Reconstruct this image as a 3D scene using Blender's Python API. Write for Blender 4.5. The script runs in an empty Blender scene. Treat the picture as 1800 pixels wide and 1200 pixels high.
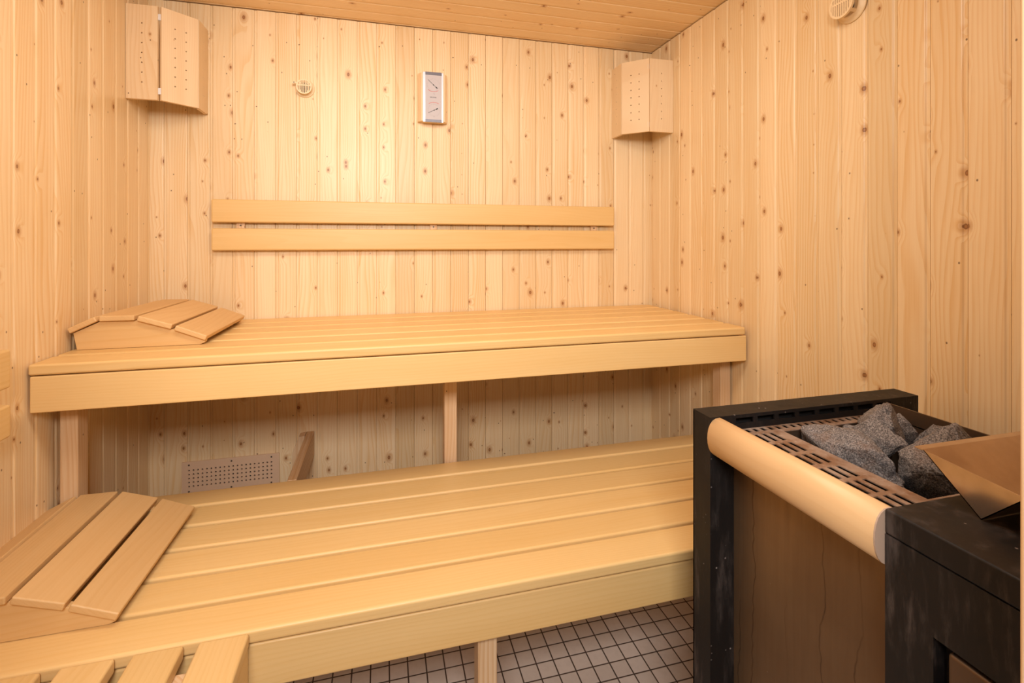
import bpy, bmesh, math, random
from mathutils import Vector, Matrix, noise, Euler
R = math.radians
C = bpy.context.scene.collection
CZ = 1.236                                   # eye height; every measured height below is relative to it
XL, XR, YB, ZC = -0.800, 1.188, 2.0, 0.866   # left wall, right wall, back wall, ceiling
FL = -1.236
def Z(v): return CZ + v

# ------------------------------------------------------------------ nodes
class NT:
    def __init__(s, name):
        s.m = bpy.data.materials.new(name); s.m.use_nodes = True
        s.t = s.m.node_tree; s.t.nodes.clear()
        s.out = s.t.nodes.new('ShaderNodeOutputMaterial')
        s.b = s.t.nodes.new('ShaderNodeBsdfPrincipled')
        s.t.links.new(s.b.outputs[0], s.out.inputs[0])
    def put(s, sock, v):
        if v is None: return
        if isinstance(v, bpy.types.NodeSocket): s.t.links.new(v, sock)
        else:
            if isinstance(v, (tuple, list)) and len(v) == 3 and sock.type == 'RGBA': v = (*v, 1)
            sock.default_value = v
    def n(s, typ, ins=None, **kw):
        nd = s.t.nodes.new(typ)
        for k, v in kw.items(): setattr(nd, k, v)
        for k, v in (ins or {}).items(): s.put(nd.inputs[k], v)
        return nd
    def M(s, op, a, b=0.0, c=0.0, clamp=False):
        nd = s.n('ShaderNodeMath', {0: a, 1: b, 2: c}, operation=op); nd.use_clamp = clamp
        return nd.outputs[0]
    def V(s, x, y, z=0.0): return s.n('ShaderNodeCombineXYZ', {0: x, 1: y, 2: z}).outputs[0]
    def mix(s, f, a, b, mode='MIX'):
        nd = s.n('ShaderNodeMix', data_type='RGBA', blend_type=mode)
        s.put(nd.inputs[0], f); s.put(nd.inputs[6], a); s.put(nd.inputs[7], b)
        return nd.outputs[2]
    def ramp(s, v, a, b, lo=0.0, hi=1.0):
        nd = s.n('ShaderNodeMapRange', {0: v, 1: a, 2: b, 3: lo, 4: hi}); nd.interpolation_type = 'SMOOTHSTEP'
        return nd.outputs[0]
    def noise(s, vec, scale=1.0, detail=2.0, rough=0.5):
        return s.n('ShaderNodeTexNoise', {'Vector': vec, 'Scale': scale, 'Detail': detail, 'Roughness': rough}).outputs[0]
    def bsdf(s, **kw):
        for k, v in kw.items(): s.put(s.b.inputs[k.replace('_', ' ')], v)
        return s.m
    def bump(s, h, strength=0.2, dist=0.001):
        return s.n('ShaderNodeBump', {'Height': h, 'Strength': strength, 'Distance': dist}).outputs[0]

def wood(name, across, grain, light, dark, knot=None, pitch=0.0, phase=0.0, rough=0.42, kn=0.0, vary=0.10,
         lines=0.5, knot_scale=(13.0, 8.5), coat=0.0, fine=260.0, fig=0.35):
    t = NT(name)
    co = t.n('ShaderNodeTexCoord').outputs['Object']
    sp = t.n('ShaderNodeSeparateXYZ', {0: co})
    a0, g0 = sp.outputs[across], sp.outputs[grain]
    third = sp.outputs[3 - across - grain]
    rnd_o = t.n('ShaderNodeObjectInfo').outputs['Random']
    if pitch:
        idx = t.M('FLOOR', t.M('DIVIDE', t.M('SUBTRACT', a0, phase), pitch))
        wn = t.n('ShaderNodeTexWhiteNoise', {'W': t.M('ADD', idx, 0.37)}, noise_dimensions='1D')
    else:
        wn = t.n('ShaderNodeTexWhiteNoise', {'W': t.M('MULTIPLY', rnd_o, 91.7)}, noise_dimensions='1D')
    r1 = wn.outputs['Value']
    rc = t.n('ShaderNodeSeparateXYZ', {0: wn.outputs['Color']})
    r2, r3 = rc.outputs[1], rc.outputs[2]
    a = t.M('ADD', t.M('ADD', a0, third), t.M('MULTIPLY', r1, 7.3)); g = t.M('ADD', g0, t.M('MULTIPLY', r2, 11.1))
    # knots
    infl = None; col_k = None
    if kn:
        vec = t.V(t.M('MULTIPLY', a, knot_scale[0]), t.M('MULTIPLY', g, knot_scale[1]))
        vo = t.n('ShaderNodeTexVoronoi', {'Vector': vec, 'Scale': 1.0, 'Randomness': 0.92}, voronoi_dimensions='2D')
        d = vo.outputs['Distance']
        kc = t.n('ShaderNodeSeparateColor', {0: vo.outputs['Color']})
        rad = t.M('MULTIPLY', t.M('MAXIMUM', t.M('SUBTRACT', kc.outputs[0], 1.0 - kn), 0.0), 0.13)
        rad = t.M('ADD', rad, 0.0001)
        q = t.M('DIVIDE', t.M('ADD', d, t.M('MULTIPLY', t.M('SUBTRACT', t.noise(co, 160, 2), 0.5), 0.016)), rad)
        core = t.ramp(q, 1.0, 0.72); inner = t.ramp(q, 0.75, 0.2)
        has = t.ramp(rad, 0.004, 0.012)
        halo = t.M('MULTIPLY', t.ramp(q, 3.4, 0.9), has)
        core = t.M('MULTIPLY', core, has)
        infl = t.M('MULTIPLY', t.ramp(d, 0.33, 0.0), t.ramp(rad, 0.006, 0.05))
        # pin knots
        v2 = t.n('ShaderNodeTexVoronoi', {'Vector': t.V(t.M('MULTIPLY', a, 24.0), t.M('MULTIPLY', g, 17.0), 3.0), 'Scale': 1.0}, voronoi_dimensions='2D')
        k2 = t.n('ShaderNodeSeparateColor', {0: v2.outputs['Color']})
        pin = t.M('MULTIPLY', t.ramp(v2.outputs['Distance'], 0.055, 0.03), t.M('GREATER_THAN', k2.outputs[1], 0.90))
    # figure
    wob = t.noise(t.V(t.M('MULTIPLY', a, 9.0), t.M('MULTIPLY', g, 1.1)), 1.0, 2.0)
    ph = t.M('ADD', t.M('MULTIPLY', a, t.M('ADD', 55.0, t.M('MULTIPLY', r3, 60.0))), t.M('MULTIPLY', wob, 9.0))
    if infl is not None: ph = t.M('ADD', ph, t.M('MULTIPLY', infl, 2.2))
    w = t.M('FRACT', ph)
    ring = t.M('MULTIPLY', t.ramp(w, 0.35, 0.92), t.ramp(w, 1.0, 0.94))
    fineg = t.noise(t.V(t.M('MULTIPLY', a, fine), t.M('MULTIPLY', g, 4.0)), 1.0, 3.0, 0.6)
    broad = t.noise(t.V(t.M('MULTIPLY', a, 14.0), t.M('MULTIPLY', g, 0.9)), 1.0, 2.0)
    blot = t.noise(co, 5.0, 2.0)
    f = t.M('ADD', t.M('MULTIPLY', ring, t.M('MULTIPLY', lines, t.M('ADD', 0.35, r2))), t.M('MULTIPLY', t.ramp(fineg, 0.35, 0.75), 0.22 * lines / 0.35))
    f = t.M('ADD', f, t.M('MULTIPLY', t.ramp(broad, 0.35, 0.7), fig))
    f = t.M('ADD', f, t.M('MULTIPLY', t.M('SUBTRACT', blot, 0.5), 0.25), clamp=True)
    col = t.mix(f, light, dark)
    br = t.M('ADD', 1.0 - vary, t.M('MULTIPLY', r1, vary * 1.5))
    col = t.mix(1.0, col, t.n('ShaderNodeCombineXYZ', {0: br, 1: t.M('POWER', br, 1.15), 2: t.M('POWER', br, 1.6)}).outputs[0], 'MULTIPLY')
    if kn:
        col = t.mix(t.M('MULTIPLY', halo, 0.6), col, knot[0])
        col = t.mix(t.M('MULTIPLY', core, 0.95), col, knot[1])
        col = t.mix(t.M('MULTIPLY', t.M('MULTIPLY', inner, core), 0.55), col, knot[0])
        col = t.mix(t.M('MULTIPLY', pin, 0.8), col, knot[2])
    rg = t.M('ADD', rough, t.M('MULTIPLY', t.M('SUBTRACT', fineg, 0.5), 0.12))
    t.bsdf(Base_Color=col, Roughness=rg, Normal=t.bump(t.M('ADD', fineg, t.M('MULTIPLY', ring, -0.6)), 0.12, 0.0006))
    if coat: t.bsdf(Coat_Weight=coat, Coat_Roughness=0.18)
    return t.m

PL, PD = (0.885, 0.695, 0.440), (0.79, 0.53, 0.255)
KN = ((0.50, 0.235, 0.075), (0.24, 0.095, 0.032), (0.11, 0.045, 0.02))
PITCH = 0.0732
M = {}
M['pine_back'] = wood('pine_boards_back', 0, 2, PL, PD, KN, PITCH, -0.170, 0.46, 0.56, coat=0.05)
M['pine_side'] = wood('pine_boards_right', 1, 2, PL, PD, KN, PITCH, 0.675, 0.38, 0.56, coat=0.1)
M['pine_left'] = wood('pine_boards_left', 1, 2, PL, PD, KN, 0.0723, 1.337, 0.33, 0.5, coat=0.25)
M['pine_ceil'] = wood('pine_boards_ceiling', 1, 0, (0.885, 0.68, 0.42), (0.80, 0.53, 0.26), KN, PITCH, 1.914, 0.4, 0.38)
M['pine_front'] = wood('pine_boards_front', 0, 2, PL, PD, KN, PITCH, 0.0, 0.4, 0.5)
M['pine_z'] = wood('pine_upright', 0, 2, (0.82, 0.60, 0.38), (0.70, 0.43, 0.22), KN, rough=0.5, kn=0.25, lines=0.6)
M['pine_y'] = wood('pine_lengthways', 0, 1, (0.82, 0.60, 0.38), (0.66, 0.39, 0.18), KN, rough=0.5, kn=0.2, lines=0.8)
M['panel'] = wood('pine_shade_panel', 0, 2, (0.86, 0.66, 0.42), (0.76, 0.51, 0.27), KN, rough=0.45, kn=0.3, lines=0.3, knot_scale=(9, 6))
BL, BD = (0.84, 0.575, 0.255), (0.75, 0.455, 0.15)
M['aspen_x'] = wood('bench_wood_crossways', 1, 0, BL, BD, rough=0.42, lines=0.22, vary=0.06, fine=420, fig=0.3)
M['aspen_y'] = wood('bench_wood_lengthways', 0, 1, (0.79, 0.54, 0.245), (0.70, 0.43, 0.15), rough=0.42, lines=0.25, vary=0.06, fine=420, fig=0.3)
M['aspen_head'] = wood('headrest_wood', 0, 1, (0.76, 0.50, 0.235), (0.66, 0.38, 0.14), rough=0.5, lines=0.25, vary=0.06, fine=420, fig=0.3)
M['aspen_headx'] = wood('headrest_side_wood', 2, 0, (0.78, 0.52, 0.24), (0.69, 0.40, 0.14), rough=0.5, lines=0.22, vary=0.05, fine=420, fig=0.3)
M['rail'] = wood('rail_wood', 0, 1, (0.71, 0.47, 0.24), (0.62, 0.37, 0.165), rough=0.4, lines=0.15, vary=0.05, fine=500, fig=0.25)

def simple(name, col, rough=0.5, metal=0.0, **kw):
    t = NT(name); t.bsdf(Base_Color=col, Roughness=rough, Metallic=metal, **kw); return t.m
M['black'] = None
def black_steel():
    t = NT('smudged_black_steel'); co = t.n('ShaderNodeTexCoord').outputs['Object']
    mp = t.n('ShaderNodeMapping', {'Vector': co, 'Scale': (30, 30, 6), 'Rotation': (0.35, 0.2, 0)})
    sm = t.noise(mp.outputs[0], 1.0, 6.0, 0.7); cl = t.noise(co, 7.0, 4.0, 0.6)
    smear = t.M('MULTIPLY', t.ramp(sm, 0.48, 0.72), t.ramp(cl, 0.38, 0.65))
    vo = t.n('ShaderNodeTexVoronoi', {'Vector': co, 'Scale': 95.0})
    vc = t.n('ShaderNodeSeparateColor', {0: vo.outputs['Color']})
    dots = t.M('MULTIPLY', t.ramp(vo.outputs['Distance'], 0.2, 0.1), t.M('MULTIPLY', t.M('GREATER_THAN', vc.outputs[0], 0.8), t.ramp(t.noise(co, 9.0, 2.0), 0.45, 0.6)))
    col = t.mix(t.M('MULTIPLY', smear, 0.45), (0.0075, 0.006, 0.0058), (0.16, 0.125, 0.11))
    col = t.mix(t.M('MULTIPLY', dots, 0.55), col, (0.45, 0.38, 0.36))
    t.bsdf(Base_Color=col, Roughness=t.M('ADD', 0.42, t.M('MULTIPLY', sm, 0.3)), Specular_IOR_Level=0.33)
    return t.m
M['black'] = black_steel()
M['dark'] = simple('interior_shadow', (0.006, 0.005, 0.005), 0.9)  # near-black colour that paints the shadow inside vents and heater
def dull_steel():
    t = NT('dull_streaked_steel'); co = t.n('ShaderNodeTexCoord').outputs['Object']; sp = t.n('ShaderNodeSeparateXYZ', {0: co})
    y, z = sp.outputs[1], sp.outputs[2]
    wob = t.M('MULTIPLY', t.noise(t.V(t.M('MULTIPLY', y, 3.0), t.M('MULTIPLY', z, 9.0)), 1.0, 3.0), 0.05)
    yy = t.M('ADD', y, wob)
    v1 = t.n('ShaderNodeTexVoronoi', {'W': t.M('MULTIPLY', yy, 17.0), 'Scale': 1.0}, voronoi_dimensions='1D', feature='DISTANCE_TO_EDGE')
    drip = t.M('MULTIPLY', t.ramp(v1.outputs['Distance'], 0.03, 0.0), t.ramp(t.noise(t.V(t.M('MULTIPLY', y, 14.0), t.M('MULTIPLY', z, 2.2)), 1.0, 2.0), 0.35, 0.55))
    streak = t.noise(t.V(t.M('MULTIPLY', y, 90.0), t.M('MULTIPLY', z, 4.0)), 1.0, 4.0, 0.65)
    cl = t.noise(co, 6.0, 3.0)
    vo = t.n('ShaderNodeTexVoronoi', {'Vector': co, 'Scale': 45.0}); vc = t.n('ShaderNodeSeparateColor', {0: vo.outputs['Color']})
    dots = t.M('MULTIPLY', t.ramp(vo.outputs['Distance'], 0.12, 0.05), t.M('GREATER_THAN', vc.outputs[0], 0.9))
    col = t.mix(streak, (0.26, 0.17, 0.095), (0.20, 0.125, 0.07))
    col = t.mix(t.M('MULTIPLY', t.ramp(cl, 0.35, 0.7), 0.4), col, (0.16, 0.09, 0.045))
    col = t.mix(t.M('MULTIPLY', drip, 0.65), col, (0.04, 0.02, 0.01))
    col = t.mix(t.M('MULTIPLY', dots, 0.6), col, (0.6, 0.5, 0.4))
    t.bsdf(Base_Color=col, Metallic=0.75, Roughness=t.M('ADD', 0.36, t.M('MULTIPLY', streak, 0.15)))
    return t.m
M['steel'] = dull_steel()
def rusty():
    t = NT('heat_browned_metal'); co = t.n('ShaderNodeTexCoord').outputs['Object']
    a = t.noise(co, 22.0, 5.0, 0.65); b = t.noise(co, 140.0, 3.0)
    col = t.mix(t.ramp(a, 0.35, 0.65), (0.24, 0.125, 0.065), (0.40, 0.29, 0.22))
    col = t.mix(t.M('MULTIPLY', t.ramp(b, 0.55, 0.75), 0.4), col, (0.55, 0.46, 0.4))
    t.bsdf(Base_Color=col, Metallic=0.3, Roughness=0.55, Normal=t.bump(b, 0.15, 0.0005)); return t.m
M['rust'] = rusty()
M['binplate'] = simple('bronze_brown_plate', (0.15, 0.10, 0.065), 0.45, 0.7)
def stone():
    t = NT('speckled_granite'); co = t.n('ShaderNodeTexCoord').outputs['Object']
    rnd = t.n('ShaderNodeObjectInfo').outputs['Random']
    off = t.n('ShaderNodeVectorMath', {0: co, 1: t.V(t.M('MULTIPLY', rnd, 9.0), 0.0, 0.0)}, operation='ADD').outputs[0]
    a = t.noise(off, 420.0, 3.0, 0.7); b = t.noise(off, 26.0, 4.0, 0.6); c = t.noise(off, 950.0, 2.0)
    v = t.n('ShaderNodeTexVoronoi', {'Vector': off, 'Scale': 700.0}); vc = t.n('ShaderNodeSeparateColor', {0: v.outputs['Color']})
    col = t.mix(t.ramp(a, 0.34, 0.70), (0.070, 0.062, 0.062), (0.34, 0.305, 0.29))
    col = t.mix(t.M('MULTIPLY', t.M('GREATER_THAN', vc.outputs[0], 0.84), 0.5), col, (0.46, 0.42, 0.40))
    col = t.mix(t.M('MULTIPLY', t.M('GREATER_THAN', vc.outputs[1], 0.84), 0.5), col, (0.03, 0.027, 0.03))
    col = t.mix(t.M('MULTIPLY', t.ramp(b, 0.5, 0.75), 0.5), col, (0.24, 0.14, 0.085))
    t.bsdf(Base_Color=col, Roughness=0.8, Normal=t.bump(t.M('ADD', t.noise(off, 90.0, 5.0, 0.7), t.M('MULTIPLY', a, 0.3)), 0.7, 0.004)); return t.m
M['stone'] = stone()
def polished():
    t = NT('warm_tinted_polished_steel'); co = t.n('ShaderNodeTexCoord').outputs['Object']
    a = t.noise(co, 12.0, 4.0, 0.6)
    col = t.mix(t.ramp(a, 0.35, 0.7), (0.60, 0.50, 0.42), (0.46, 0.36, 0.29))  # two warm tones mottled by noise
    t.bsdf(Base_Color=col, Metallic=0.95, Roughness=t.M('ADD', 0.16, t.M('MULTIPLY', a, 0.14))); return t.m
M['polished'] = polished()
M['alu'] = simple('brushed_aluminium', (0.62, 0.62, 0.68), 0.45, 0.4)
M['face'] = simple('silver_dial_face', (0.52, 0.48, 0.49), 0.5, 0.0)
M['grey'] = simple('dark_grey_cap', (0.13, 0.125, 0.15), 0.35, 0.3)
M['ink'] = simple('black_print', (0.03, 0.03, 0.03), 0.5)
M['inkgrey'] = simple('grey_print', (0.30, 0.28, 0.28), 0.5)
M['red'] = simple('red_print', (0.62, 0.09, 0.06), 0.5)
M['white'] = simple('white_metal', (0.8, 0.8, 0.82), 0.35, 0.2)
M['screw'] = simple('screw_metal', (0.12, 0.09, 0.07), 0.4, 0.7)
M['beige'] = simple('beige_wood_vent', (0.86, 0.66, 0.40), 0.4)
M['plate'] = simple('beige_perforated_plate', (0.74, 0.51, 0.34), 0.45)
def tiles():
    t = NT('small_square_floor_tiles'); co = t.n('ShaderNodeTexCoord').outputs['Object']; sp = t.n('ShaderNodeSeparateXYZ', {0: co})
    P = 0.0521; g = 0.0013
    u = t.M('DIVIDE', t.M('SUBTRACT', sp.outputs[0], 0.5907), P); v = t.M('DIVIDE', t.M('SUBTRACT', sp.outputs[1], 1.4175), P)
    def edge(q):
        fr = t.M('FRACT', q); return t.M('MINIMUM', fr, t.M('SUBTRACT', 1.0, fr))
    e = t.M('MINIMUM', edge(u), edge(v))
    gr = t.ramp(e, g / P * 1.9, g / P * 0.9)
    wn = t.n('ShaderNodeTexWhiteNoise', {'Vector': t.V(t.M('FLOOR', u), t.M('FLOOR', v))}, noise_dimensions='2D')
    n1 = t.noise(co, 60.0, 4.0, 0.6)
    col = t.mix(wn.outputs['Value'], (0.80, 0.68, 0.60), (0.70, 0.59, 0.51))
    col = t.mix(t.M('MULTIPLY', t.ramp(n1, 0.4, 0.7), 0.25), col, (0.62, 0.50, 0.42))
    col = t.mix(gr, col, (0.075, 0.045, 0.03))
    t.bsdf(Base_Color=col, Roughness=t.M('ADD', 0.30, t.M('MULTIPLY', gr, 0.5)), Normal=t.bump(t.M('SUBTRACT', 1.0, gr), 0.6, 0.0015)); return t.m
M['tiles'] = tiles()
M['endgrain'] = simple('pale_end_grain', (0.44, 0.32, 0.24), 0.7)
M['plaster'] = simple('outer_plaster', (0.75, 0.7, 0.64), 0.8)

# ------------------------------------------------------------------ mesh helpers
def merge(dst, src, mtx=None):
    me = bpy.data.meshes.new('tmp'); src.to_mesh(me); src.free()
    if mtx is not None: me.transform(mtx)
    dst.from_mesh(me); bpy.data.meshes.remove(me)
def box(bm, x0, x1, y0, y1, z0, z1, bev=0.0, seg=2, mtx=None):
    b = bmesh.new(); bmesh.ops.create_cube(b, size=1.0)
    for v in b.verts:
        v.co = Vector(((x0 + x1) / 2 + v.co.x * (x1 - x0), (y0 + y1) / 2 + v.co.y * (y1 - y0), (z0 + z1) / 2 + v.co.z * (z1 - z0)))
    if bev: bmesh.ops.bevel(b, geom=b.edges[:], offset=bev, segments=seg, affect='EDGES', profile=0.5)
    merge(bm, b, mtx); return bm
def prism(bm, pts, axis, a0, a1, bev=0.0, seg=2):
    """closed polygon pts in the plane of the two other axes (in x<y<z order), extruded along axis"""
    b = bmesh.new()
    def mk(p, a):
        if axis == 0: return (a, p[0], p[1])
        if axis == 1: return (p[0], a, p[1])
        return (p[0], p[1], a)
    A = [b.verts.new(mk(p, a0)) for p in pts]; B = [b.verts.new(mk(p, a1)) for p in pts]
    n = len(pts)
    b.faces.new(A); b.faces.new(B[::-1])
    for i in range(n): b.faces.new((A[i], B[i], B[(i + 1) % n], A[(i + 1) % n]))
    bmesh.ops.recalc_face_normals(b, faces=b.faces[:])
    if bev: bmesh.ops.bevel(b, geom=b.edges[:], offset=bev, segments=seg, affect='EDGES', profile=0.5)
    merge(bm, b); return bm
def cyl(bm, c, r, h, axis='Y', seg=24, r2=None, cap=True):
    b = bmesh.new(); bmesh.ops.create_cone(b, cap_ends=cap, segments=seg, radius1=r, radius2=r if r2 is None else r2, depth=h)
    rot = {'Z': Matrix(), 'Y': Matrix.Rotation(R(90), 4, 'X'), 'X': Matrix.Rotation(R(90), 4, 'Y')}[axis]
    merge(bm, b, Matrix.Translation(Vector(c)) @ rot); return bm
def holed(bm, u, v, holes, thick, round_r=None):
    """plate in local x-z plane, front face at y=0, back at y=+thick. u, v sorted cuts; holes = set of cell (i,j).
    round_r: each hole is an octagon of that radius centred in its cell, otherwise the whole cell is open."""
    b = bmesh.new(); cache = {}
    def vt(x, y, z):
        k = (round(x, 6), round(y, 6), round(z, 6))
        if k not in cache: cache[k] = b.verts.new(k)
        return cache[k]
    def f(*p):
        try: b.faces.new([vt(*q) for q in p])
        except ValueError: pass
    nu, nv = len(u) - 1, len(v) - 1
    for i in range(nu):
        for j in range(nv):
            x0, x1, z0, z1 = u[i], u[i + 1], v[j], v[j + 1]
            if (i, j) in holes:
                if round_r:
                    cx, cz = (x0 + x1) / 2, (z0 + z1) / 2
                    o = [(x1, cz), (x1, z1), (cx, z1), (x0, z1), (x0, cz), (x0, z0), (cx, z0), (x1, z0)]
                    c = [(cx + round_r * math.cos(k * math.pi / 4), cz + round_r * math.sin(k * math.pi / 4)) for k in range(8)]
                    for k in range(8):
                        k2 = (k + 1) % 8
                        for y in (0.0, thick): f((o[k][0], y, o[k][1]), (o[k2][0], y, o[k2][1]), (c[k2][0], y, c[k2][1]), (c[k][0], y, c[k][1]))
                        f((c[k][0], 0, c[k][1]), (c[k2][0], 0, c[k2][1]), (c[k2][0], thick, c[k2][1]), (c[k][0], thick, c[k][1]))
                else:
                    for (p, q, nb) in (((x0, z0), (x1, z0), (i, j - 1)), ((x1, z0), (x1, z1), (i + 1, j)), ((x1, z1), (x0, z1), (i, j + 1)), ((x0, z1), (x0, z0), (i - 1, j))):
                        if nb not in holes: f((p[0], 0, p[1]), (q[0], 0, q[1]), (q[0], thick, q[1]), (p[0], thick, p[1]))
            else:
                for y in (0.0, thick): f((x0, y, z0), (x1, y, z0), (x1, y, z1), (x0, y, z1))
    for i in range(nu):
        for z in (v[0], v[-1]): f((u[i], 0, z), (u[i + 1], 0, z), (u[i + 1], thick, z), (u[i], thick, z))
    for j in range(nv):
        for x in (u[0], u[-1]): f((x, 0, v[j]), (x, 0, v[j + 1]), (x, thick, v[j + 1]), (x, thick, v[j]))
    # close the T-joints of the octagon cells' outer edge midpoints
    bmesh.ops.remove_doubles(b, verts=b.verts[:], dist=1e-6)
    bmesh.ops.recalc_face_normals(b, faces=b.faces[:])
    merge(bm, b); return bm

def finish(name, bm, mat, parent=None, smooth=False, origin=None):
    me = bpy.data.meshes.new(name)
    off = Vector((0, 0, 0))
    if origin is not None: off = Vector(origin)
    elif parent is not None: off = Vector(parent.get('_o', (0, 0, 0)))
    if off.length: bmesh.ops.translate(bm, verts=bm.verts[:], vec=-off)
    bm.to_mesh(me); bm.free()
    if smooth:
        for p in me.polygons: p.use_smooth = True
    o = bpy.data.objects.new(name, me); C.objects.link(o)
    me.materials.append(mat)
    if parent is not None: o.parent = parent
    elif origin is not None: o.location = origin
    if smooth == 'wn':
        m = o.modifiers.new('normals', 'WEIGHTED_NORMAL'); m.weight = 80
    return o
def part(name, bm, mat, parent, smooth='wn', label=None):
    """bm is in the thing's frame (world axes, world coordinates minus the thing's base point)"""
    o = finish(name, bm, mat, parent, smooth)
    if label: o['label'] = label
    return o
def thing(name, label, cat, loc, rotz=0.0, group=None):
    o = bpy.data.objects.new(name, None); C.objects.link(o); o.empty_display_size = 0.05
    o.location = loc; o.rotation_euler = (0, 0, rotz)
    o['label'] = label; o['category'] = cat
    if group: o['group'] = group
    return o
def sub(name, bm, mat, par, smooth='wn'): return part(name, bm, mat, par, smooth)
def NB(): return bmesh.new()

# ------------------------------------------------------------------ room shell
def boards(name, mat, lo, hi, phase, pitch, g0, g1, place, depth=0.022, skip=None):
    """tongue and groove boards: groove profile across, extruded along the grain; place(across, grain, depth_in) -> point"""
    cuts = []; n0 = math.floor((lo - phase) / pitch) - 1
    prof = []
    t = phase + n0 * pitch
    while t < hi + pitch:
        for d, h in ((0.0, 0.0024), (0.0064, 0.0024), (0.0078, 0.0018), (0.0092, 0.0006), (0.0110, 0.0), (pitch - 0.0044, 0.0), (pitch - 0.0026, 0.0006), (pitch - 0.0013, 0.0016), (pitch - 0.0007, 0.0028), (pitch - 0.0007, 0.006), (pitch - 0.00005, 0.006)):
            prof.append((t + d, h))
        t += pitch
    prof = [p for p in prof if lo < p[0] < hi]
    prof = [(lo, prof[0][1])] + prof + [(hi, prof[-1][1])]
    b = bmesh.new()
    A = [b.verts.new(place(a, g0, h)) for a, h in prof]; B = [b.verts.new(place(a, g1, h)) for a, h in prof]
    A2 = [b.verts.new(place(a, g0, depth)) for a in (lo, hi)]; B2 = [b.verts.new(place(a, g1, depth)) for a in (lo, hi)]
    for i in range(len(prof) - 1): b.faces.new((A[i], A[i + 1], B[i + 1], B[i]))
    b.faces.new((A2[0], A2[1], B2[1], B2[0]))
    b.faces.new((A[0], B[0], B2[0], A2[0])); b.faces.new((A[-1], B[-1], B2[1], A2[1]))
    b.faces.new(A + [A2[1], A2[0]]); b.faces.new(B + [B2[1], B2[0]])
    bmesh.ops.recalc_face_normals(b, faces=b.faces[:])
    o = finish(name, b, mat); o['kind'] = 'structure'; return o
YF = 0.25
boards('wall_back', M['pine_back'], XL - 0.03, XR + 0.03, -0.170, PITCH, 0.0, Z(ZC) - 0.004, lambda a, g, h: (a, YB + h, g))
boards('wall_right', M['pine_side'], YF - 0.02, YB, 0.675, PITCH, 0.0, Z(ZC) - 0.004, lambda a, g, h: (XR + h, a, g))
boards('wall_left', M['pine_left'], YF - 0.02, YB, 1.337, 0.0723, 0.0, Z(ZC) - 0.004, lambda a, g, h: (XL - h, a, g))
boards('ceiling', M['pine_ceil'], YF - 0.1, YB + 0.03, 1.914, PITCH, XL - 0.03, XR + 0.03, lambda a, g, h: (g, a, Z(ZC) + h))
bm = NB(); box(bm, -1.6, 2.0, -1.6, 2.1, -0.05, 0.0); o = finish('floor', bm, M['tiles']); o['kind'] = 'structure'
DX0, DX1, DH = -0.42, 0.502, 1.98
bm = NB()
box(bm, XL - 0.03, DX0 - 0.06, 0.16, YF, 0, Z(ZC)); box(bm, DX1 + 0.05, XR + 0.03, 0.16, YF, 0, Z(ZC)); box(bm, DX0 - 0.06, DX1 + 0.05, 0.16, YF, DH + 0.05, Z(ZC))
o = finish('wall_front', bm, M['pine_front']); o['kind'] = 'structure'
bm = NB(); box(bm, DX1, DX1 + 0.05, 0.12, 0.28, 0, DH, 0.003); box(bm, DX0 - 0.06, DX0, 0.12, 0.28, 0, DH, 0.003); box(bm, DX0 - 0.06, DX1 + 0.05, 0.12, 0.28, DH, DH + 0.05, 0.003)
o = finish('trim_1', bm, M['pine_z'], smooth='wn'); o['kind'] = 'structure'

# ------------------------------------------------------------------ benches
def slat_rows(t, rows, x0, x1, top, base, axis=0, bev=0.006):
    for (a, b) in rows:
        bm = NB()
        if axis == 0: box(bm, x0, x1, a, b, top - 0.026, top, bev, 4)
        else: box(bm, a, b, x0, x1, top - 0.026, top, bev, 4)
        bmesh.ops.translate(bm, verts=bm.verts[:], vec=-Vector(base))
        part('slat', bm, M['aspen_x'] if axis == 0 else M['aspen_y'], t)
def at(t, name, mat, base, *bx, bev=0.002, seg=2, label=None):
    bm = NB()
    for q in bx: box(bm, *q, bev, seg)
    bmesh.ops.translate(bm, verts=bm.verts[:], vec=-Vector(base)); return part(name, bm, mat, t, label=label)
# upper bench
ZL = Z(-0.722)
ZU = Z(-0.285); base = (0.2, 1.7, 0.0)
ub = thing('sauna_bench', 'high wooden slatted bench spanning the back wall, the upper of the two long benches', 'bench', base)
rows = [(1.378, 1.470)] + [(1.378 + 0.104 * k, 1.470 + 0.104 * k) for k in range(1, 5)] + [(1.378 + 0.52, 1.992)]
slat_rows(ub, rows, XL + 0.004, 1.172, ZU, base)
ft = ZU - 0.0285
at(ub, 'front_board', M['aspen_x'], base, (XL + 0.007, 1.177, 1.380, 1.402, ft - 0.085, ft), bev=0.003, seg=3)
at(ub, 'back_rail', M['pine_y'], base, (XL + 0.004, 1.177, 1.962, 1.996, ft - 0.06, ft + 0.002))
for (a, b, y0, zb) in ((XL + 0.022, XL + 0.060, 1.462, ZL + 0.0002), (0.195, 0.236, 1.607, 0.0), (1.140, 1.180, 1.462, ZL + 0.0002)):
    at(ub, 'leg', M['pine_z'], base, (a, b, y0, y0 + 0.044, zb, ft - 0.046))
    at(ub, 'cross_rail', M['pine_y'], base, (a, b, 1.403, 1.961, ft - 0.045, ft + 0.002))
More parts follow.
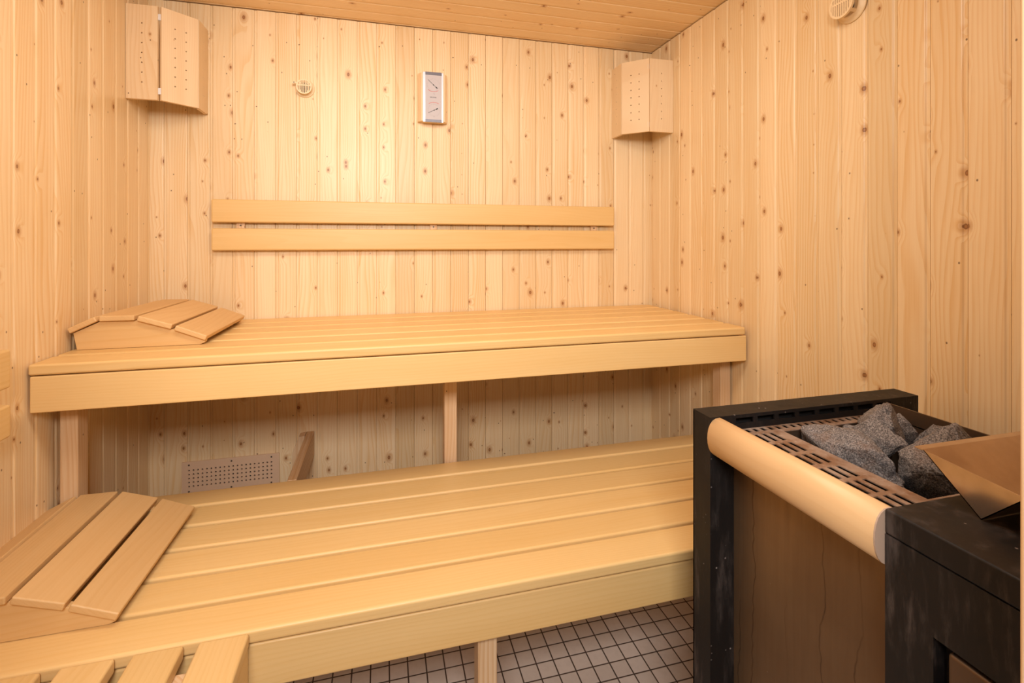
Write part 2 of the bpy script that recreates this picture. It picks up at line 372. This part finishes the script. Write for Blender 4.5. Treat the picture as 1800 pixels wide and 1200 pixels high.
# lower bench
ZL = Z(-0.722); base = (0.2, 1.3, 0.0)
lb = thing('sauna_bench', 'low wooden slatted bench stretching from the left wall to behind the black heater', 'bench', base)
slat_rows(lb, [(1.000 + 0.1035 * k, 1.0925 + 0.1035 * k if k < 5 else 1.601) for k in range(6)], XL + 0.004, 1.150, ZL, base)
fl = ZL - 0.0285
at(lb, 'front_board', M['aspen_x'], base, (XL + 0.007, 1.150, 1.003, 1.025, fl - 0.086, fl), bev=0.004, seg=3)
at(lb, 'back_board', M['aspen_x'], base, (XL + 0.007, 1.150, 1.577, 1.599, fl - 0.086, fl), bev=0.003)
for x in (-0.70, 0.196, 1.02):
    for (ya, yb) in ((1.026, 1.072), (1.528, 1.574)):
        at(lb, 'leg', M['pine_z'], base, (x, x + 0.042, ya, yb, 0.0, fl - 0.052))
    at(lb, 'cross_rail', M['pine_y'], base, (x, x + 0.042, 1.026, 1.576, fl - 0.05, fl + 0.002))
at(lb, 'wall_rail', M['pine_y'], base, (-0.281, -0.254, 1.602, 1.998, ZL - 0.09, ZL))
bm = NB(); prism(bm, [(-0.325, 0.0), (-0.282, 0.0), (-0.282, ZL - 0.0), (-0.303, ZL - 0.003), (-0.325, ZL - 0.06)], 1, 1.955, 1.998, 0.001)
bmesh.ops.translate(bm, verts=bm.verts[:], vec=-Vector(base)); part('wall_post', bm, M['pine_z'], lb)
# side bench
base = (-0.5, 0.65, 0.0)
sb = thing('sauna_bench', 'slatted bench end butting against the front of the long bench, nearest at bottom left', 'bench', base)
for (a, b) in ((-0.321, -0.239), (-0.424, -0.345), (-0.530, -0.450), (-0.636, -0.556), (-0.742, -0.662)):
    bm = NB(); box(bm, a, b, 0.34, 0.997, ZL - 0.026, ZL, 0.005, 3); bmesh.ops.translate(bm, verts=bm.verts[:], vec=-Vector(base)); part('slat', bm, M['aspen_y'], sb)
at(sb, 'side_board', M['aspen_y'], base, (-0.262, -0.241, 0.34, 0.998, fl - 0.086, fl), bev=0.003)
for y in (0.36, 0.93): at(sb, 'cross_rail', M['pine_z'], base, (XL + 0.005, -0.263, y, y + 0.035, fl - 0.05, fl + 0.002))
for y in (0.36, 0.93):
    for x in (XL + 0.03, -0.31): at(sb, 'leg', M['pine_z'], base, (x, x + 0.042, y, y + 0.035, 0.0, fl - 0.0505))

# ------------------------------------------------------------------ headrests
def headrest(loc, label):
    t = thing('wooden_headrest', label, 'headrest', loc, group='slatted wooden headrests')
    poly = [(-0.286, 0.0005), (-0.306 + 0.012, 0.045), (-0.234, 0.0735), (-0.150, 0.0725), (-0.062, 0.0435), (0.014, 0.012), (0.012, 0.005), (0.0, 0.0005)]
    for y0 in (0.012, 0.352):
        bm = NB(); prism(bm, poly, 1, y0, y0 + 0.018, 0.0008, 1); part('side_panel', bm, M['aspen_headx'], t)
    for (a, b) in (((-0.296, 0.0455), (-0.236, 0.0748)), ((-0.232, 0.0746), (-0.152, 0.0736)), ((-0.147, 0.0728), (-0.067, 0.0462)), ((-0.060, 0.0434), (0.016, 0.0118))):
        a, b = Vector(a), Vector(b); d = (b - a).normalized(); n = Vector((-d.y, d.x)) * 0.0145
        a = a + n * 0.03; b = b + n * 0.03
        bm = NB(); prism(bm, [a, b, b + n, a + n], 1, 0.0, 0.385, 0.003, 3); part('slat', bm, M['aspen_head'], t)
    return t
headrest((-0.492, 1.520, ZU + 0.0003), 'slatted wooden headrest on the high bench, in the far left corner')
headrest((-0.500, 1.072, ZL + 0.0003), 'slatted wooden headrest lying on the low bench at the left, nearest the viewer')

# ------------------------------------------------------------------ backrests
base = (0.19, 2.0, Z(0.06))
t = thing('wall_backrest', 'long two-board wooden backrest mounted across the back wall', 'backrest', base)
at(t, 'board', M['aspen_x'], base, (-0.596, 0.987, 1.966, 1.986, Z(0.070), Z(0.154)), bev=0.006, seg=4)
at(t, 'board', M['aspen_x'], base, (-0.596, 0.987, 1.966, 1.986, Z(-0.0315), Z(0.0495)), bev=0.006, seg=4)
for x in (-0.519, 0.183, 0.884):
    p = at(t, 'bracket', M['pine_z'], base, (x, x + 0.028, 1.9865, 2.001, Z(-0.015), Z(0.135)), bev=0.001)
    bm = NB(); cyl(bm, (x + 0.014 - base[0], 1.986 - base[1], 0.0005), 0.003, 0.002, 'Y', 10); sub('screw', bm, M['screw'], p, False)
base = (XL, 0.9, Z(-0.3))
t = thing('wall_backrest', 'ends of two wooden backrest boards on the left wall, cut off by the photo edge', 'backrest', base)
for (z0, z1) in ((-0.302, -0.222), (-0.404, -0.336)):
    at(t, 'board', M['aspen_y'], base, (XL + 0.03, XL + 0.054, 0.40, 1.245, Z(z0), Z(z1)), bev=0.005, seg=3)
for y in (0.5, 1.13): at(t, 'bracket', M['pine_z'], base, (XL - 0.001, XL + 0.029, y, y + 0.028, Z(-0.39), Z(-0.24)), bev=0.001)

# ------------------------------------------------------------------ corner lamp shades
def shade(corner_x, sgn, dx, dy, label, gap):
    z0, z1 = Z(0.462), Z(0.767); t = thing('corner_lamp_shade', label, 'lamp shade', (corner_x, YB, z0), group='perforated corner lamp shades')
    # plan points from the back wall round to the side wall
    P = [Vector((corner_x + sgn * dx, YB - 0.001)), Vector((corner_x + sgn * dx, YB - 0.092)), Vector((corner_x + sgn * (dx - 0.085), YB - dy)), Vector((corner_x + sgn * 0.001, YB - dy))]
    cols = (1, 2, 1)
    for k in range(3):
        a, b = P[k].copy(), P[k + 1].copy(); d = (b - a).normalized()
        if k == 1: b = b - d * 0.001; a = a + d * 0.0025
        if k == 2: a = a + d * gap
        L = (b - a).length; nh = 7; hz = [0.055 + 0.0318 * q for q in range(nh)]
        cu = [L / 2] if cols[k] == 1 else [L * 0.34, L * 0.64]
        s = 0.004; u = [0.0]; hu = []
        for c in cu: u += [c - s, c + s]; hu.append(len(u) - 2)
        u.append(L); v = [0.0]; hv = []
        for c in hz: v += [c - s, c + s]; hv.append(len(v) - 2)
        v.append(z1 - z0)
        bm = NB(); holed(bm, u, v, {(i, j) for i in hu for j in hv}, 0.012, 0.0024)
        # the plate's front must look away from the corner
        yaxis = Vector((-d.y, d.x)); inward = Vector((corner_x, YB)) - (a + b) / 2
        if yaxis.dot(inward) < 0: yaxis = -yaxis
        mt = Matrix(((d.x, yaxis.x, 0, a.x - corner_x), (d.y, yaxis.y, 0, a.y - YB), (0, 0, 1, 0), (0, 0, 0, 1)))
        bmesh.ops.transform(bm, matrix=mt, verts=bm.verts[:]); bmesh.ops.recalc_face_normals(bm, faces=bm.faces[:])
        pn = part('shade_panel', bm, M['panel'], t, False)
        if k == 2 and gap > 0.002:
            for zz in (0.02, 0.262):
                bm = NB(); q = a - d * gap * 0.5 - Vector((corner_x, YB)) + yaxis * 0.006
                box(bm, q.x - 0.006, q.x + 0.006, q.y - 0.002, q.y + 0.002, zz, zz + 0.02); sub('hinge', bm, M['white'], pn, False)
    return t
shade(XL, 1, 0.185, 0.168, 'corner lamp shade of drilled boards with an open gap, upper left', 0.010)
shade(XR, -1, 0.198, 0.176, 'corner lamp shade of drilled boards in the far right corner', 0.003)

# ------------------------------------------------------------------ round vents
def vent(loc, rotz, s, label, peg):
    t = thing('round_vent', label, 'vent', loc, rotz, group='round wooden air vents')
    bm = NB(); b = bmesh.new()
    prof = [(0.0, 0.0), (0.042, 0.0), (0.042, 0.003), (0.040, 0.006), (0.036, 0.005), (0.033, 0.009), (0.029, 0.011), (0.024, 0.011), (0.024, 0.004), (0.0, 0.004)]
    N = 36; rings = []
    for (r, h) in prof: rings.append([b.verts.new((r * s * math.cos(2 * math.pi * k / N), -h, r * s * math.sin(2 * math.pi * k / N))) for k in range(N)] if r else [b.verts.new((0, -h, 0))])
    for i in range(len(prof) - 1):
        A, B = rings[i], rings[i + 1]
        for k in range(N):
            k2 = (k + 1) % N
            if len(A) == 1: b.faces.new((A[0], B[k], B[k2]))
            elif len(B) == 1: b.faces.new((A[k2], A[k], B[0]))
            else: b.faces.new((A[k], B[k], B[k2], A[k2]))
    bmesh.ops.recalc_face_normals(b, faces=b.faces[:]); merge(bm, b); part('flange', bm, M['beige'], t)
    bm = NB(); cyl(bm, (0, -0.0055, 0), (0.0232 if peg else 0.010) * s, 0.002, 'Y', 28); part('duct_shadow', bm, M['dark'], t, False)  # near-black disc, painted shadow behind the grille
    for k in range(4):
        an = R(45 + 90 * k); bm = NB(); box(bm, -0.004 * s, 0.004 * s, -0.032 * s, -0.008, 0.021 * s, 0.029 * s, 0.0005, 1, Matrix.Rotation(an, 4, 'Y')); part('spacer', bm, M['beige'], t)
    # grille: rim ring, vertical bars and one cross bar
    bm = NB(); b = bmesh.new(); y0, y1, ro, ri = -0.032 * s, -0.038 * s, 0.034 * s, 0.0285 * s
    V = [[b.verts.new((r * math.cos(2 * math.pi * k / N), y, r * math.sin(2 * math.pi * k / N))) for k in range(N)] for (r, y) in ((ri, y0), (ro, y0), (ro, y1), (ri, y1))]
    for i in range(4):
        for k in range(N): b.faces.new((V[i][k], V[i][(k + 1) % N], V[(i + 1) % 4][(k + 1) % N], V[(i + 1) % 4][k]))
    bmesh.ops.recalc_face_normals(b, faces=b.faces[:]); merge(bm, b)
    for q in range(-4, 5):
        x = q * 0.0063 * s; h = math.sqrt(max(1e-6, (0.0295 * s) ** 2 - x * x)); box(bm, x - 0.0017 * s, x + 0.0017 * s, y1 + 0.0005, y0, -h, h)
    box(bm, -0.029 * s, 0.029 * s, y1 + 0.0008, y0, 0.004 * s, 0.009 * s)
    g = part('grille', bm, M['beige'], t, False)
    if peg:
        bm = NB(); box(bm, -0.046 * s, -0.030 * s, y1, y0, 0.012 * s, 0.019 * s, 0.001, 2); cyl(bm, (-0.046 * s, (y0 + y1) / 2, 0.016 * s), 0.006 * s, 0.006 * s, 'Y', 16); part('lever', bm, M['beige'], t)
    return t
vent((-0.287, YB, Z(0.583)), 0.0, 0.82, 'small round slotted air vent on the back wall', True)
vent((XR, 1.009, Z(0.616)), R(-90), 1.0, 'round slotted air vent high on the right wall, above the heater', False)

# ------------------------------------------------------------------ perforated vent plate
base = (-0.537, YB, Z(-0.908))
t = thing('vent_plate', 'perforated rectangular vent plate low on the back wall under the high bench', 'vent', base)
nx, nz = 20, 5; px = (0.271) / 19; pz = 0.0143
u = [-0.160] + [-0.137 - px / 2 + px * k for k in range(nx + 1)] + [0.161]
v = [0.0] + [0.029 - pz / 2 + pz * k for k in range(nz + 1)] + [0.117]
bm = NB(); holed(bm, u, v, {(i, j) for i in range(1, nx + 1) for j in range(1, nz + 1)}, 0.005, 0.0031)
bmesh.ops.translate(bm, verts=bm.verts[:], vec=(0, -0.008, 0)); part('perforated_panel', bm, M['plate'], t, False)
bm = NB(); box(bm, -0.150, 0.150, -0.0025, -0.0005, 0.012, 0.105); part('duct_shadow', bm, M['dark'], t, False)  # near-black backing that paints the holes as shadowed
for x in (-0.137, 0.0, 0.134):
    for z in (0.011, 0.106):
        bm = NB(); cyl(bm, (x, -0.0088, z), 0.0028, 0.002, 'Y', 10); part('screw', bm, M['screw'], t, False)

# ------------------------------------------------------------------ thermometer
base = (0.193, YB, Z(0.476))
t = thing('thermometer', 'sauna thermometer and hygrometer with silver dial plate in a wooden case, on the back wall', 'thermometer', base)
bm = NB(); prism(bm, [(-0.058, 0.0), (-0.058, -0.020), (-0.046, -0.037), (0.046, -0.037), (0.058, -0.020), (0.058, 0.0)], 2, 0.004, 0.196, 0.001, 1); part('case', bm, M['panel'], t)
bm = NB(); box(bm, -0.0405, 0.0405, -0.0405, -0.0372, 0.0, 0.199, 0.001, 2); fp = part('frame', bm, M['alu'], t, label='aluminium frame')
bm = NB(); box(bm, -0.031, 0.0335, -0.0425, -0.0406, 0.011, 0.187); part('dial_plate', bm, M['face'], t, False)
for (z0, z1) in ((0.0, 0.011), (0.187, 0.199)):
    bm = NB(); box(bm, -0.031, 0.0335, -0.0432, -0.0406, z0, z1); part('end_cap', bm, M['grey'], t, False)
def flat_arc(bm, cx, cz, r, w, a0, a1, y, n=24):
    b = bmesh.new(); pr = None
    for k in range(n + 1):
        a = R(a0 + (a1 - a0) * k / n); c, s_ = math.cos(a), math.sin(a)
        q = [b.verts.new((cx + (r + d) * c, yy, cz + (r + d) * s_)) for d, yy in ((-w, y), (w, y))]
        if pr: b.faces.new((pr[0], pr[1], q[1], q[0]))
        pr = q
    merge(bm, b)
def stroke(bm, x0, z0, x1, z1, w, y):
    d = Vector((x1 - x0, z1 - z0)); n = Vector((-d.y, d.x)).normalized() * w / 2; b = bmesh.new()
    b.faces.new([b.verts.new(p) for p in ((x0 + n.x, y, z0 + n.y), (x0 - n.x, y, z0 - n.y), (x1 - n.x, y, z1 - n.y), (x1 + n.x, y, z1 + n.y))]); merge(bm, b)
cu, cl = (0.001, 0.148), (0.0035, 0.048)
yy = -0.0428
for (cc, dz, rr_, a0, a1) in ((cu, 0.006, 0.033, 230, 305), (cl, -0.006, 0.037, 60, 125)):
    red = NB(); flat_arc(red, cc[0], cc[1] + dz, rr_, 0.0008, a0, a1, yy); part('red_scale', red, M['red'], t, False)
scales = (NB(), NB())
for k in range(27):
    a = R(300 - 330 * k / 26.0); c, s_ = math.cos(a), math.sin(a)
    stroke(scales[0], cu[0] + 0.0225 * c, cu[1] + 0.0225 * s_, cu[0] + (0.0255 if k % 2 else 0.027) * c, cu[1] + (0.0255 if k % 2 else 0.027) * s_, 0.0006, yy)
    a = R(60 + 330 * k / 26.0); c, s_ = math.cos(a), math.sin(a)
    stroke(scales[1], cl[0] + 0.0215 * c, cl[1] + 0.0215 * s_, cl[0] + 0.0255 * c, cl[1] + 0.0255 * s_, 0.0006, yy)
for q in scales: part('dial_scale', q, M['inkgrey'], t, False)
for (c, p0, p1) in ((cu, (-0.021, 0.168), (0.014, 0.137)), (cl, (-0.020, 0.036), (0.016, 0.054))):
    bm = NB(); y = -0.0440
    stroke(bm, p0[0], p0[1], p1[0], p1[1], 0.0012, y); d = Vector((p1[0] - p0[0], p1[1] - p0[1])).normalized()
    stroke(bm, p1[0] - d.x * 0.005, p1[1] - d.y * 0.005, p1[0] + d.x * 0.003, p1[1] + d.y * 0.003, 0.0042, y)
    cyl(bm, (c[0], -0.0434, c[1]), 0.0022, 0.002, 'Y', 14); part('needle', bm, M['ink'], t, False)
def text(s, size, loc, mat, par):
    cu_ = bpy.data.curves.new('lettering', 'FONT'); cu_.body = s; cu_.size = size; cu_.align_x = 'CENTER'; cu_.align_y = 'CENTER'; cu_.extrude = 0.0001
    o = bpy.data.objects.new('tmp_text', cu_); me = bpy.data.meshes.new_from_object(o); bpy.data.objects.remove(o)
    me.transform(Matrix.Rotation(R(90), 4, 'X')); me.transform(Matrix.Translation(Vector(loc)))
    o = bpy.data.objects.new('lettering', me); C.objects.link(o); me.materials.append(mat); o.parent = par
text('SAUNA', 0.0080, (0.0, -0.0429, 0.0985), M['ink'], t)
text('°C', 0.0065, (0.003, -0.0429, 0.112), M['inkgrey'], t)
text('%', 0.0065, (0.003, -0.0429, 0.022), M['inkgrey'], t)

# ------------------------------------------------------------------ heater
ZT = Z(-0.33); ZG = Z(-0.358); base = (0.85, 0.57, 0.0); B = Vector(base)
t = thing('sauna_heater', 'black electric sauna heater with stones on top and a rounded wooden rail', 'heater', base)
def loc(bm): bmesh.ops.translate(bm, verts=bm.verts[:], vec=-B); return bm
X0, X1 = 0.594, 1.112; YR0, YR1 = 0.791, 0.843; YN0, YN1 = 0.300, 0.468
# rear housing: front face with eight slots
bm = NB(); u = [X0]; hu = []
for k in range(8):
    a = 0.651 + 0.0493 * k; u += [a, a + 0.039]; hu.append(len(u) - 2)
u.append(X1); v = [0.0, Z(-0.3465), Z(-0.3365), ZT]
holed(bm, u, v, {(i, 1) for i in hu}, 0.003); bmesh.ops.translate(bm, verts=bm.verts[:], vec=(0, YR0, 0))
box(bm, X0, X0 + 0.003, YR0 + 0.003, YR1, 0, ZT - 0.003); box(bm, X1 - 0.003, X1, YR0 + 0.003, YR1, 0, ZT - 0.003); box(bm, X0, X1, YR1 - 0.003, YR1, 0, ZT - 0.003); box(bm, X0, X1, YR0 + 0.003, YR1, ZT - 0.003, ZT)
part('rear_housing', loc(bm), M['black'], t, False)
bm = NB(); box(bm, X0 + 0.02, X1 - 0.02, YR0 + 0.02, YR0 + 0.024, Z(-0.40), Z(-0.335)); part('slot_shadow_sheet', loc(bm), M['dark'], t, False)  # added near-black sheet, painted shadow behind the slots
# front housing
bm = NB(); xa = 0.602
box(bm, xa, X1, YN0, YN1, ZT - 0.031, ZT, 0.003, 3)
part('front_cap', loc(bm), M['black'], t)
bm = NB()
u = [YN0, 0.330, 0.413, YN1]; v = [0.0, Z(-0.62), Z(-0.448), ZT - 0.0322]
b = NB(); holed(b, u, v, {(1, 1)}, 0.02); bmesh.ops.transform(b, matrix=Matrix(((0, 1, 0, xa + 0.001), (1, 0, 0, 0), (0, 0, 1, 0), (0, 0, 0, 1))), verts=b.verts[:]); bmesh.ops.recalc_face_normals(b, faces=b.faces[:]); merge(bm, b)
box(bm, xa + 0.021, X1, YN0, YN1, 0, ZT - 0.0322)
fh = part('front_housing', loc(bm), M['black'], t, False)
bm = NB(); box(bm, xa + 0.004, xa + 0.020, 0.345, 0.401, Z(-0.60), Z(-0.455), 0.004, 2); sub('recessed_tab', loc(bm), M['binplate'], fh)
bm = NB(); box(bm, xa + 0.0015, xa + 0.0038, 0.352, 0.375, Z(-0.492), Z(-0.478), 0.0005, 1); sub('latch', loc(bm), M['alu'], fh)
# side panels, bottom
bm = NB(); box(bm, 0.646, 0.656, YN1, YR0, 0.06, ZG - 0.004); part('side_panel', loc(bm), M['steel'], t, False, label='dull streaked steel side panel')
bm = NB(); box(bm, 1.060, 1.070, YN1, YR0, 0.06, ZG - 0.004); part('side_panel', loc(bm), M['steel'], t, False, label='dull streaked steel side panel')
bm = NB(); box(bm, 0.656, 1.060, YN1, YR0, 0.06, 0.10); part('base_plate', loc(bm), M['black'], t, False)
# slotted grate with the stone opening
bx0, bx1, by0, by1 = 0.733, 1.000, 0.509, 0.762
bm = NB()
us = [0.612]; 
cols = [(0.6645, 0.6730), (0.6815, 0.6900), (0.6985, 0.7070)]
for a, b_ in cols: us += [a, b_]
us += [bx0]
vs = [YN1]; rr = []
yr = [(0.500, 0.533), (0.5415, 0.5775), (0.5865, 0.6225), (0.635, 0.671), (0.681, 0.718), (0.727, 0.763)]
for a, b_ in yr: vs += [a, b_]; rr.append(len(vs) - 2)
vs += [0.769]
b = NB(); holed(b, us, vs, {(i, j) for i in (1, 3, 5) for j in rr}, 0.0018); merge(bm, b)
b = NB(); us2 = [0.612]; h2 = []
for k in range(19):
    a = 0.6645 + 0.0172 * k; us2 += [a, a + 0.0095]; h2.append(len(us2) - 2)
us2 += [1.060]
holed(b, us2, [0.769, 0.7735, 0.7885, YR0], {(i, 1) for i in h2}, 0.0018); merge(bm, b)
b = NB(); holed(b, [bx0, bx1, 1.060], [YN1, by0, by1, 0.769], {(0, 1)}, 0.0018); merge(bm, b)
# local plate lies in x-z with front at y=0: lay it flat, front upwards
for v_ in bm.verts: v_.co = Vector((v_.co.x, v_.co.z, ZG - v_.co.y))
bmesh.ops.recalc_face_normals(bm, faces=bm.faces[:])
part('grate', loc(bm), M['rust'], t, False)
bm = NB(); box(bm, 0.657, bx0 - 0.003, YN1, YR0, ZG - 0.06, ZG - 0.058); box(bm, bx0 - 0.003, 1.059, by1 + 0.003, YR0, ZG - 0.06, ZG - 0.058); part('grate_shadow_sheet', loc(bm), M['dark'], t, False)  # added near-black sheets so the grate slots look shadowed
# stone bin
bm = NB(); zb = ZG - 0.16
box(bm, bx0 - 0.002, bx0, by0, by1, zb, ZG - 0.003); box(bm, bx0, bx1, by1, by1 + 0.002, zb, ZG - 0.003); box(bm, bx0, bx1, by0 - 0.002, by0, zb, ZG - 0.003); box(bm, bx0, bx1, by0, by1, zb - 0.002, zb)
part('stone_bin', loc(bm), M['binplate'], t, False)
bm = NB(); box(bm, bx1, bx1 + 0.003, 0.470, 0.775, ZG - 0.16, Z(-0.330)); part('guard_plate', loc(bm), M['binplate'], t, False, label='upright brown metal plate beside the stones')
# rail
pf = []
for k in range(13):
    a = R(-90 + 180 * k / 12.0); e = 0.75
    cx = math.copysign(abs(math.cos(a)) ** e, math.cos(a)); sz = math.sin(a)
    pf.append((0.614 - 0.027 * cx, Z(-0.367) + 0.0355 * sz))
pf += [(0.622, Z(-0.335)), (0.622, Z(-0.402))]
bm = NB(); prism(bm, pf, 1, YN1 + 0.0025, YR0 - 0.0005)
rl = part('wooden_rail', loc(bm), M['rail'], t, label='rounded wooden rail')
bm = NB(); prism(bm, pf, 1, YN1 + 0.0005, YN1 + 0.0024); sub('end_grain', loc(bm), M['endgrain'], rl, False)
for y in (0.52, 0.74):
    bm = NB(); box(bm, 0.622, 0.647, y, y + 0.02, Z(-0.39), Z(-0.375)); part('rail_bracket', loc(bm), M['black'], t, False)

# V-shaped steel tray resting across the front housing
base = (0.685, 0.417, ZT + 0.0005)
t = thing('steel_tray', 'shiny folded V-shaped metal tray lying across the near end of the heater', 'tray', base)
Aa, Bb, Vv = Vector((0.482 - 0.417, Z(-0.2726) - base[2])), Vector((0.374 - 0.417, Z(-0.283) - base[2])), Vector((0.0, 0.0))
LX = 0.36
def sheet(p, q, x0, x1, th):
    d = (q - p).normalized(); n = Vector((-d.y, d.x)) * th
    bm = NB(); prism(bm, [p, q, q + n, p + n], 0, x0, x1); return bm
bm = NB()
b = sheet(Vv, Aa, 0.0, LX, 0.0012); merge(bm, b); b = sheet(Bb, Vv, 0.0, LX, 0.0012); merge(bm, b)
part('trough', bm, M['polished'], t, False)
for x in (0.0, LX - 0.0012):
    bm = NB(); prism(bm, [Aa, Vv, Bb], 0, x, x + 0.0012); part('end_plate', bm, M['polished'], t, False)
bm = NB(); prism(bm, [Aa + Vector((0, 0.0)), Aa + Vector((0.010, 0.0005)), Aa + Vector((0.010, -0.0007)), Aa + Vector((0, -0.0012))], 0, 0.0, LX); part('rim', bm, M['polished'], t, False)

# stones
def rock(loc_, size, rot, seed, label, flat=0.0):
    rnd = random.Random(seed); b = bmesh.new()
    for k in range(15):
        a = rnd.uniform(0, 2 * math.pi); zz = rnd.uniform(-1, 1); r = math.sqrt(1 - zz * zz); b.verts.new((r * math.cos(a), r * math.sin(a), zz))
    for s_ in ((1, 0, 0), (-1, 0, 0), (0, 1, 0), (0, -1, 0), (0, 0, 1), (0, 0, -1)): b.verts.new(Vector(s_) * rnd.uniform(0.85, 1.0))
    res = bmesh.ops.convex_hull(b, input=b.verts[:])
    bmesh.ops.delete(b, geom=[g for g in b.verts if not g.link_faces], context='VERTS')
    bmesh.ops.bevel(b, geom=b.edges[:], offset=0.035, segments=1, affect='EDGES')
    bmesh.ops.triangulate(b, faces=b.faces[:])
    bmesh.ops.subdivide_edges(b, edges=b.edges[:], cuts=2, use_grid_fill=True)
    bmesh.ops.triangulate(b, faces=b.faces[:]); bmesh.ops.subdivide_edges(b, edges=b.edges[:], cuts=1, use_grid_fill=True)
    bmesh.ops.smooth_vert(b, verts=b.verts[:], factor=0.25, use_axis_x=True, use_axis_y=True, use_axis_z=True)
    off = Vector((seed * 3.1, seed * 1.7, 0))
    for v_ in b.verts:
        n_ = v_.co.normalized(); d = noise.fractal(v_.co * 2.2 + off, 1.0, 2.0, 5) * 0.09 + noise.fractal(v_.co * 9 + off, 0.8, 2.0, 4) * 0.03
        v_.co += n_ * d
    m = Euler([R(q) for q in rot]).to_matrix().to_4x4() @ Matrix.Diagonal((size[0] / 2, size[1] / 2, size[2] / 2, 1))
    bmesh.ops.transform(b, matrix=m, verts=b.verts[:]); bmesh.ops.recalc_face_normals(b, faces=b.faces[:])
    o = finish('heater_stone', b, M['stone'], None, True); o.location = (loc_[0], loc_[1], Z(loc_[2]))
    o['label'] = label; o['category'] = 'stone'; o['group'] = 'stones on the heater'
    return o
rock((0.780, 0.672, -0.370), (0.080, 0.185, 0.110), (10, 0, 4), 3, 'long grey stone at the left of the heater pile, beside the slotted grate')
rock((0.848, 0.715, -0.375), (0.060, 0.070, 0.070), (0, 10, 30), 5, 'small grey stone peeking out behind the long left stone')
rock((0.846, 0.668, -0.352), (0.030, 0.105, 0.085), (-14, 22, 2), 8, 'thin brown-edged stone wedged upright in the middle of the pile')
rock((0.905, 0.712, -0.352), (0.100, 0.080, 0.110), (12, -10, 20), 11, 'tallest angular grey stone at the back of the pile')
rock((0.967, 0.722, -0.372), (0.058, 0.070, 0.085), (0, 0, 10), 14, 'flat grey stone against the guard plate at the back right')
rock((0.957, 0.655, -0.370), (0.075, 0.080, 0.090), (8, 0, -20), 17, 'grey stone at the right of the pile, behind the steel tray corner')
rock((0.876, 0.583, -0.358), (0.140, 0.118, 0.145), (0, 10, -28), 21, 'largest brownish stone at the front of the pile, next to the tray')
rock((0.800, 0.560, -0.460), (0.100, 0.090, 0.080), (0, 0, 0), 24, 'dark stone deep in the heater, under the front stone')
rock((0.790, 0.660, -0.468), (0.090, 0.110, 0.080), (0, 0, 50), 25, 'dark stone deep in the heater, under the long left stone')
rock((0.890, 0.690, -0.470), (0.100, 0.110, 0.080), (0, 0, 10), 26, 'dark stone deep in the heater, under the tallest back stone')
rock((0.915, 0.580, -0.470), (0.110, 0.110, 0.080), (0, 0, 80), 27, 'dark stone deep in the heater, under the right-hand stones')

# ------------------------------------------------------------------ light, camera
def area(name, loc_, target, size, power, col, sy=None):
    l = bpy.data.lights.new(name, 'AREA'); l.energy = power; l.color = col; l.shape = 'RECTANGLE'; l.size = size; l.size_y = sy or size
    o = bpy.data.objects.new(name, l); C.objects.link(o); o.location = loc_
    o.rotation_euler = (Vector(target) - Vector(loc_)).to_track_quat('-Z', 'Y').to_euler(); return o
area('hall_lamp', (-0.12, -0.50, 1.84), (0.12, 2.0, 1.2), 0.6, 32.0, (1.0, 0.96, 0.93), 0.38)
area('ceiling_bounce_light', (0.12, 0.85, 2.08), (0.2, 1.45, 0.95), 1.1, 17.0, (1.0, 0.90, 0.79), 0.5)  # added area light standing in for flash bounced off the ceiling
w = bpy.data.worlds.new('warm_ambient'); bpy.context.scene.world = w; w.use_nodes = True  # added faint warm ambient fill from all directions
bg = w.node_tree.nodes['Background']; bg.inputs[0].default_value = (1.0, 0.90, 0.80, 1); bg.inputs[1].default_value = 0.06
cam = bpy.data.cameras.new('camera'); co = bpy.data.objects.new('camera', cam); C.objects.link(co)
co.location = (0, 0, CZ); co.rotation_euler = (R(90), 0, R(-14.8))
cam.sensor_width = 36.0; cam.lens = 858.0 / 1800 * 36.0; cam.shift_y = (425.0 - 600.0) / 1800.0; cam.clip_start = 0.02
bpy.context.scene.camera = co
vs_ = bpy.context.scene.view_settings
vs_.view_transform = 'Standard'; vs_.look = 'None'; vs_.exposure = 0.0; vs_.gamma = 1.0; vs_.use_curve_mapping = False
